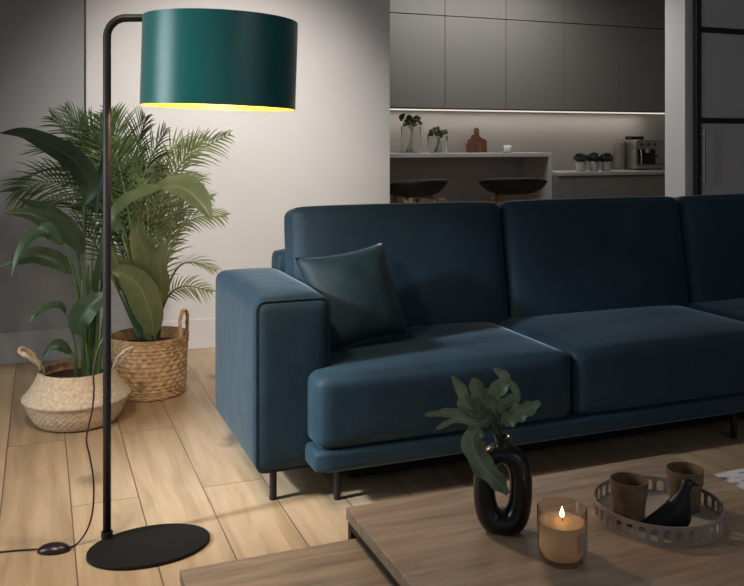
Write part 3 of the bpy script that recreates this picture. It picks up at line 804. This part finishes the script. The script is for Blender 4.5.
def handle(pts, name='handle', mat='straw_pale', par=B1, c=b1, r=.007):
    bm = bmesh.new(); P = [rel1(pt(x, y, tt), c) for x, y, tt in pts]; twisted(bm, catmull(P, 12), r); return obj(name, bm, mat, par, True)
handle([(41, 383, t1 + .03), (43, 372, t1 + .0), (36, 362, t1 - .03), (25, 355, t1 - .05), (19, 351, t1 - .03), (24, 348.5, t1 + .02), (34, 356, t1 + .06), (40, 366, t1 + .08), (41, 376, t1 + .10)])
handle([(112, 384, t1 + .03), (114, 366, t1 + .02), (122, 353, t1 + .0), (133, 348, t1 + .03), (127, 355, t1 + .08), (117, 366, t1 + .08), (113, 380, t1 + .09)], r=.0055)
# tall basket
b2 = onh(150, 392, 0)
keys2 = [(.155, .001), (.168, .008), (.172, .05), (.174, .12), (.178, .20), (.182, .26), (.184, .292)]
B2, pr2 = basket('tall_basket', 'tall round brown rope basket with upright loop handles', b2, keys2, 18, 'rope', 1.02, 21, 26, .007, .3, [(.176, .292), (.170, .25), (.166, .22)])
obj('soil', lathe(bmesh.new(), [(.17, .235), (.001, .24)], 40, capb=False), 'soil', B2, True)
t2 = b2.dot(FW)
def handle2(pts):
    bm = bmesh.new(); P = []
    for x, y, tt in pts:
        v = rel1(pt(x, y, tt), b2); P.append(Matrix.Rotation(-.3, 3, 'Z') @ v)
    twisted(bm, catmull(P, 12), .0065); obj('handle', bm, 'rope', B2, True)
handle2([(181, 340, t2 - .10), (180, 322, t2 - .10), (183, 311, t2 - .08), (187, 313, t2 - .03), (187, 326, t2 + .02), (186, 340, t2 + .04)])

# ------------------------------------------------------------- broad leaf plants
def leaf(par, c, t0, stem, blade, w, nrm, mat='leafA', smat='stem', fold=.3, droop=None, prof=None, sr=.006):
    """stem: list of (x, y, dt) ; blade: list from stem end to tip"""
    S_ = catmull([rel1(pt(x, y, t0 + d), c) for x, y, d in stem], 6)
    Bp = catmull([rel1(pt(x, y, t0 + d), c) for x, y, d in blade], 7)
    bm = bmesh.new(); leafblade(bm, Bp, w, fold, nrm, prof, 6, .05); o = obj('leaf', bm, mat, par, True)
    if stem:
        bm = bmesh.new(); tube(bm, S_, lambda s: sr * (1.25 - .6 * s), 8); obj('stalk', bm, smat, o, True)
    return o
V = Vector; up = V((0, 0, 1)); tocam = (-FW + V((0, 0, .35))).normalized(); tc2 = (-FW * .6 + up).normalized()
PL1 = thing('broad_leaf_plant', 'dark green broad leaved plant in the pale belly basket', 'potted plant', (b1.x, b1.y, .2))
c1 = V((b1.x, b1.y, .2))
class _C: pass
def L1(stem, blade, w, nrm=tocam, **k):
    cc = _C(); cc.x, cc.y = b1.x, b1.y
    o = leaf(PL1, cc, t1, stem, blade, w, nrm, **k)
    for q in [o]: q.location = (0, 0, -.2)
    return o
L1([(90, 384, 0), (88, 320, .02), (84, 250, .0), (84, 205, -.02)], [(84, 205, -.02), (90, 185, -.04), (76, 162, -.08), (52, 146, -.14), (25, 134, -.2), (0, 133, -.28)], .105, (tocam + RT * .2))
L1([(85, 384, .03), (83, 330, .05), (76, 285, .03), (69, 258, 0)], [(83, 255, .0), (75, 238, -.02), (55, 224, -.08), (30, 214, -.14), (3, 213, -.2)], .095, tocam)
L1([(86, 384, .03), (84, 320, .05), (80, 270, .03), (76, 240, 0)], [(80, 250, .05), (72, 232, .06), (52, 216, .04), (34, 206, .02), (18, 199, .0)], .10, tc2)
L1([(83, 384, -.03), (82, 330, -.05), (74, 275, -.08), (64, 245, -.1)], [(64, 245, -.1), (50, 232, -.12), (33, 236, -.16), (20, 254, -.2), (12, 276, -.22)], .082, tocam - RT * .5)
L1([(84, 384, .0), (82, 330, .0), (78, 290, -.0), (72, 272, -.02)], [(75, 274, -.02), (60, 262, -.05), (38, 256, -.1), (18, 260, -.16), (-2, 267, -.2)], .085, tocam)
L1([(78, 384, -.05), (76, 350, -.06), (70, 325, -.08), (65, 312, -.08)], [(66, 313, -.08), (60, 306, -.1), (48, 307, -.12), (36, 315, -.15), (30, 323, -.16)], .048, tc2, sr=.004)
L1([(77, 384, -.05), (74, 362, -.08), (70, 350, -.09)], [(71, 354, -.09), (62, 346, -.12), (52, 347, -.14), (43, 358, -.16)], .05, tocam, sr=.004)
L1([(78, 384, -.05), (75, 358, -.07), (68, 346, -.08)], [(69, 348, -.05), (60, 342, -.08), (50, 345, -.1), (42, 356, -.1)], .035, tc2, sr=.004)
L1([(90, 384, -.02), (88, 360, -.05), (86, 345, -.07)], [(82, 336, -.07), (80, 322, -.08), (88, 308, -.08), (99, 299, -.06), (106, 292, -.04)], .115, tocam)
L1([(92, 384, 0), (94, 340, .02), (97, 300, .03)], [(97, 300, .03), (99, 280, .02), (104, 250, .0), (103, 225, -.02)], .06, tocam)
L1([(88, 384, 0), (90, 330, .02), (92, 270, .03), (96, 215, .03)], [(96, 215, .03), (98, 190, .02), (104, 165, .0), (105, 140, -.02)], .05, tocam)
# sheathing stalks
for (x0, x1, y1, d) in ((84, 86, 300, 0), (88, 90, 290, .02), (91, 95, 285, .03), (94, 100, 280, .01), (87, 82, 280, -.02), (97, 106, 300, .0), (90, 88, 265, .04)):
    bm = bmesh.new(); P = catmull([pt(x0, 382, t1 + d) - c1, pt((x0 + x1) / 2, (382 + y1) / 2, t1 + d) - c1, pt(x1, y1, t1 + d) - c1], 5)
    tube(bm, P, lambda s: .013 - .008 * s, 8); obj('stalk', bm, 'stem', PL1, True)

PL2 = thing('broad_leaf_plant', 'olive broad leaved plant sharing the tall brown basket with the palm', 'potted plant', (b2.x, b2.y, .24))
def L2(stem, blade, w, nrm=tocam, **k):
    cc = _C(); cc.x, cc.y = b2.x, b2.y
    o = leaf(PL2, cc, t2 - .12, stem, blade, w, nrm, mat='leafB', smat='stemB', **k); o.location = (0, 0, -.24); return o
L2([(150, 340, .05), (140, 290, .05), (128, 255, .0), (122, 235, 0)], [(116, 232, 0), (118, 214, -.02), (130, 202, -.04), (150, 192, -.06), (168, 188, -.06)], .15, tc2)
L2([(152, 340, .05), (146, 300, .04), (136, 240, .0), (146, 196, -.04)], [(150, 192, -.04), (170, 186, -.08), (186, 190, -.12), (200, 202, -.16), (212, 220, -.2)], .165, tc2)
L2([(148, 340, .05), (143, 300, .04), (136, 280, .02)], [(142, 300, .02), (130, 280, .0), (118, 265, -.04), (112, 250, -.06)], .14, tocam)
L2([(150, 340, .06), (150, 320, .04), (150, 306, .02)], [(154, 336, .03), (150, 312, -.0), (140, 288, -.03), (124, 274, -.06), (112, 272, -.08)], .16, tocam)
L2([(150, 340, .05), (152, 300, .06), (150, 270, .06)], [(152, 282, .05), (148, 262, .03), (140, 240, .0), (134, 215, -.02)], .13, tocam)
L2([(155, 340, .05), (160, 300, .06)], [(160, 305, .05), (162, 285, .03), (160, 262, .0), (168, 240, -.02)], .09, tocam)
for (x0, x1, y1, d) in ((146, 143, 280, .06), (150, 150, 285, .05), (154, 156, 290, .06), (158, 162, 270, .08), (149, 140, 250, .08)):
    bm = bmesh.new(); q = V((b2.x, b2.y, .24))
    P = catmull([pt(x0, 338, t2 + d - .1) - q, pt((x0 + x1) / 2, (338 + y1) / 2, t2 + d - .1) - q, pt(x1, y1, t2 + d - .1) - q], 5)
    tube(bm, P, lambda s: .013 - .007 * s, 8); obj('stalk', bm, 'stemB', PL2, True)

# ------------------------------------------------------------- palm
PALM = thing('areca_palm', 'feathery areca palm rising from the tall brown rope basket', 'potted plant', (b2.x, b2.y, .24))
q2 = V((b2.x, b2.y, .24))
def frond(path, ll, mat, n=24, start=.35, droop=.35, ang=.85, w=.0125):
    ll *= 1.4; n = int(n * 1.0); rr_ = random.uniform(.3, 1.3); roll = (up * math.cos(rr_) - FW * math.sin(rr_) + RT * random.uniform(-.3, .3)).normalized()
    R_ = catmull([pt(x, y, t2 + .06 + d) - q2 for x, y, d in path], 10); Nn = len(R_)
    bm = bmesh.new(); uvl = bm.loops.layers.uv.verify()
    for k in range(n):
        s = start + (1 - start) * (k + .5) / n
        fi = s * (Nn - 1); i = min(int(fi), Nn - 2); p = R_[i].lerp(R_[i + 1], fi - i); T = (R_[i + 1] - R_[i]).normalized()
        fr_ = (s - start) / (1 - start)
        ln = ll * (math.sin(PI * (.18 + .80 * fr_)) ** .6) * random.uniform(.85, 1.1)
        for sd in (-1, 1):
            up_ = roll - T * roll.dot(T); up_ = up_.normalized() if up_.length > .05 else -FW
            side = T.cross(up_).normalized() * sd
            aa = ang * (1 - .45 * fr_) + random.uniform(-.1, .1)
            d0 = (T * math.cos(aa) + side * math.sin(aa) * .9 + up_ * .22).normalized()
            pts_ = []
            for j in range(5):
                u_ = j / 4; pts_.append(p + d0 * (ln * u_) + V((0, 0, -1)) * (droop * .8 * ln * u_ * u_))
            leafblade(bm, pts_, w, .35, up_, lambda q: max(.04, (1 - q) ** .7 * min(1, .35 + q * 4)), 2, 0, uvl)
    o = obj('frond', bm, mat, PALM, True)
    bm = bmesh.new(); tube(bm, R_, lambda s: .007 * (1 - .8 * s) + .001, 7); obj('rachis', bm, 'stemB' if mat == 'palm_lit' else 'stem', o, True)
random.seed(11)
# dark fronds left and centre
frond([(145, 340, 0), (128, 260, .05), (108, 190, .05), (85, 145, .0), (52, 118, -.08)], .20, 'palm')
frond([(146, 340, 0), (130, 250, .1), (112, 180, .15), (92, 140, .12), (65, 108, .1)], .19, 'palm')
frond([(143, 340, 0), (122, 270, .0), (92, 205, -.05), (55, 182, -.12), (14, 192, -.2)], .17, 'palm', 22, .45)
frond([(143, 340, 0), (124, 280, .1), (100, 210, .2), (62, 170, .2), (20, 180, .2)], .15, 'palm', 20, .5)
frond([(148, 340, 0), (138, 260, .1), (124, 180, .15), (118, 140, .12), (112, 112, .1)], .19, 'palm')
frond([(149, 340, 0), (142, 260, .15), (132, 185, .2), (138, 145, .2), (146, 118, .18)], .19, 'palm')
frond([(148, 340, 0), (136, 270, -.02), (118, 215, -.05), (104, 175, -.08), (94, 140, -.1)], .18, 'palm')
frond([(142, 340, 0), (122, 290, .02), (100, 235, .02), (74, 205, .0), (45, 205, -.05)], .14, 'palm', 18, .45)
frond([(150, 340, 0), (146, 270, .05), (140, 205, .05), (150, 160, .02), (166, 130, .0)], .18, 'palm')
frond([(140, 340, .0), (118, 290, .1), (98, 250, .14), (82, 225, .15), (62, 224, .15)], .13, 'palm', 18, .4)
frond([(145, 340, 0), (130, 290, .15), (120, 235, .2), (112, 200, .2), (100, 165, .2)], .19, 'palm')
frond([(144, 340, 0), (124, 260, .0), (98, 200, -.05), (74, 160, -.1), (38, 150, -.16)], .20, 'palm', 24, .4)
frond([(144, 340, 0), (128, 250, .0), (110, 180, .0), (98, 145, .0), (80, 122, .0)], .20, 'palm', 24, .35)
frond([(144, 340, 0), (126, 270, .0), (108, 210, .0), (90, 180, .0), (66, 160, .0)], .19, 'palm', 24, .35)
frond([(146, 340, 0), (134, 250, -.05), (122, 180, -.05), (110, 145, -.05), (100, 118, -.05)], .19, 'palm', 24, .35)
# right side fronds, the light on them put into a paler colour
frond([(152, 340, 0), (152, 270, .02), (160, 205, .0), (185, 160, -.05), (230, 134, -.12)], .16, 'palm_lit', 26, .42)
frond([(152, 340, 0), (156, 265, .1), (168, 200, .12), (186, 155, .1), (205, 138, .08)], .16, 'palm_lit', 24)
frond([(154, 340, 0), (160, 280, .1), (172, 230, .12), (190, 205, .1), (212, 198, .06)], .13, 'palm_lit', 20)
frond([(154, 340, 0), (162, 285, .0), (176, 235, -.04), (196, 218, -.08), (226, 216, -.12)], .11, 'palm_lit', 20)
frond([(155, 340, 0), (164, 300, -.02), (176, 270, -.05), (192, 262, -.08), (216, 270, -.1)], .09, 'palm_lit', 16, .4, w=.011)
frond([(155, 340, 0), (162, 310, -.05), (172, 292, -.1), (188, 286, -.13), (212, 292, -.18)], .09, 'palm_lit', 14, .4, w=.011)
frond([(151, 340, 0), (148, 290, .1), (150, 240, .15), (156, 200, .15), (165, 165, .15)], .18, 'palm_lit', 24)
frond([(150, 340, 0), (146, 290, .0), (142, 250, .0), (132, 215, .0), (120, 190, .0)], .17, 'palm_lit', 22)
frond([(153, 340, 0), (156, 300, .12), (164, 262, .15), (170, 230, .15), (182, 200, .15)], .15, 'palm_lit', 20)

for k in range(10):
    a = random.uniform(0, 1); tx = 100 + 78 * a; ty = 118 + 90 * random.random() + 30 * abs(a - .4); d = random.uniform(-.02, .3)
    bxx = 142 + 14 * a
    frond([(bxx, 340, 0), ((bxx * .7 + tx * .3), 285, d * .4), ((bxx * .4 + tx * .6), (ty + 285) / 2 - 8, d * .8), (tx, ty + 12, d), (tx + (a - .45) * 50, ty + 2, d)], random.uniform(.13, .19), 'palm' if a < .5 else 'palm_lit', 22, random.uniform(.28, .4))

# ------------------------------------------------------------- light
def area(name, loc, tgt, size, power, color, shape='DISK', spread=180, sy=None):
    l = bpy.data.lights.new(name, 'AREA'); l.energy = power; l.color = color; l.shape = shape; l.size = size; l.spread = math.radians(spread)
    if sy: l.size_y = sy
    o = bpy.data.objects.new(name, l); col.objects.link(o); o.location = loc
    o.rotation_euler = (Vector(tgt) - Vector(loc)).to_track_quat('-Z', 'Y').to_euler(); return o
def spot(name, loc, tgt, power, color, ang, blend=1., rad=.1):
    l = bpy.data.lights.new(name, 'SPOT'); l.energy = power; l.color = color; l.spot_size = math.radians(ang); l.spot_blend = blend; l.shadow_soft_size = rad
    o = bpy.data.objects.new(name, l); col.objects.link(o); o.location = loc
    o.rotation_euler = (Vector(tgt) - Vector(loc)).to_track_quat('-Z', 'Y').to_euler(); return o
spot('wall_spot', (1.05, 3.1, 2.68), (1.05, 5.2, 1.1), 370, (1, .93, .87), 66, 1., .12)
spot('floor_spot', (-.35, 1.9, 2.65), (.1, 3.1, .0), 175, (1, .88, .74), 70, 1., .2)
area('left_side_light', (-2.3, 2.9, 1.5), (.7, 3.2, .5), 1.2, 14, (.85, .93, 1.0), 'RECTANGLE', 100, 1.4)  # soft light added at the left to brighten the sofa arm
spot('arm_key_light', (-2.1, 2.5, 2.1), (.70, 3.12, .40), 820, (.84, .92, 1.0), 30, 1., .12)
area('kitchen_led', ((xs[0] + xs[5]) / 2, KY - .12, zbm - .02), ((xs[0] + xs[5]) / 2, KY - .02, 0), 2.9, 3.2, (1, .88, .76), 'RECTANGLE', 180, .04)
area('kitchen_area_light', (3.4, 5.9, 2.65), (3.4, 6.2, 0), 1.6, 18, (1, .97, .94), 'RECTANGLE', 180, .5)  # unseen area light over the kitchen, brightens cabinets and bar
area('room_fill', (2.4, -1.0, 2.5), (2.2, 3.5, .6), 2.0, 6, (.95, .97, 1.0), 'RECTANGLE', 180, 1.2)
w = bpy.data.worlds.new('World'); bpy.context.scene.world = w; w.use_nodes = True
w.node_tree.nodes['Background'].inputs[0].default_value = (.75, .82, 1, 1); w.node_tree.nodes['Background'].inputs[1].default_value = .22

cam = bpy.data.cameras.new('Camera'); co = bpy.data.objects.new('Camera', cam); col.objects.link(co)
co.location = (0, 0, CAM_H); co.rotation_euler = (PI / 2, 0, -YAW)
cam.sensor_fit = 'HORIZONTAL'; cam.sensor_width = 36; cam.lens = F_PX / 744 * 36; cam.shift_y = -(293 - HOR) / 744
bpy.context.scene.camera = co
bpy.context.scene.view_settings.view_transform = 'Standard'
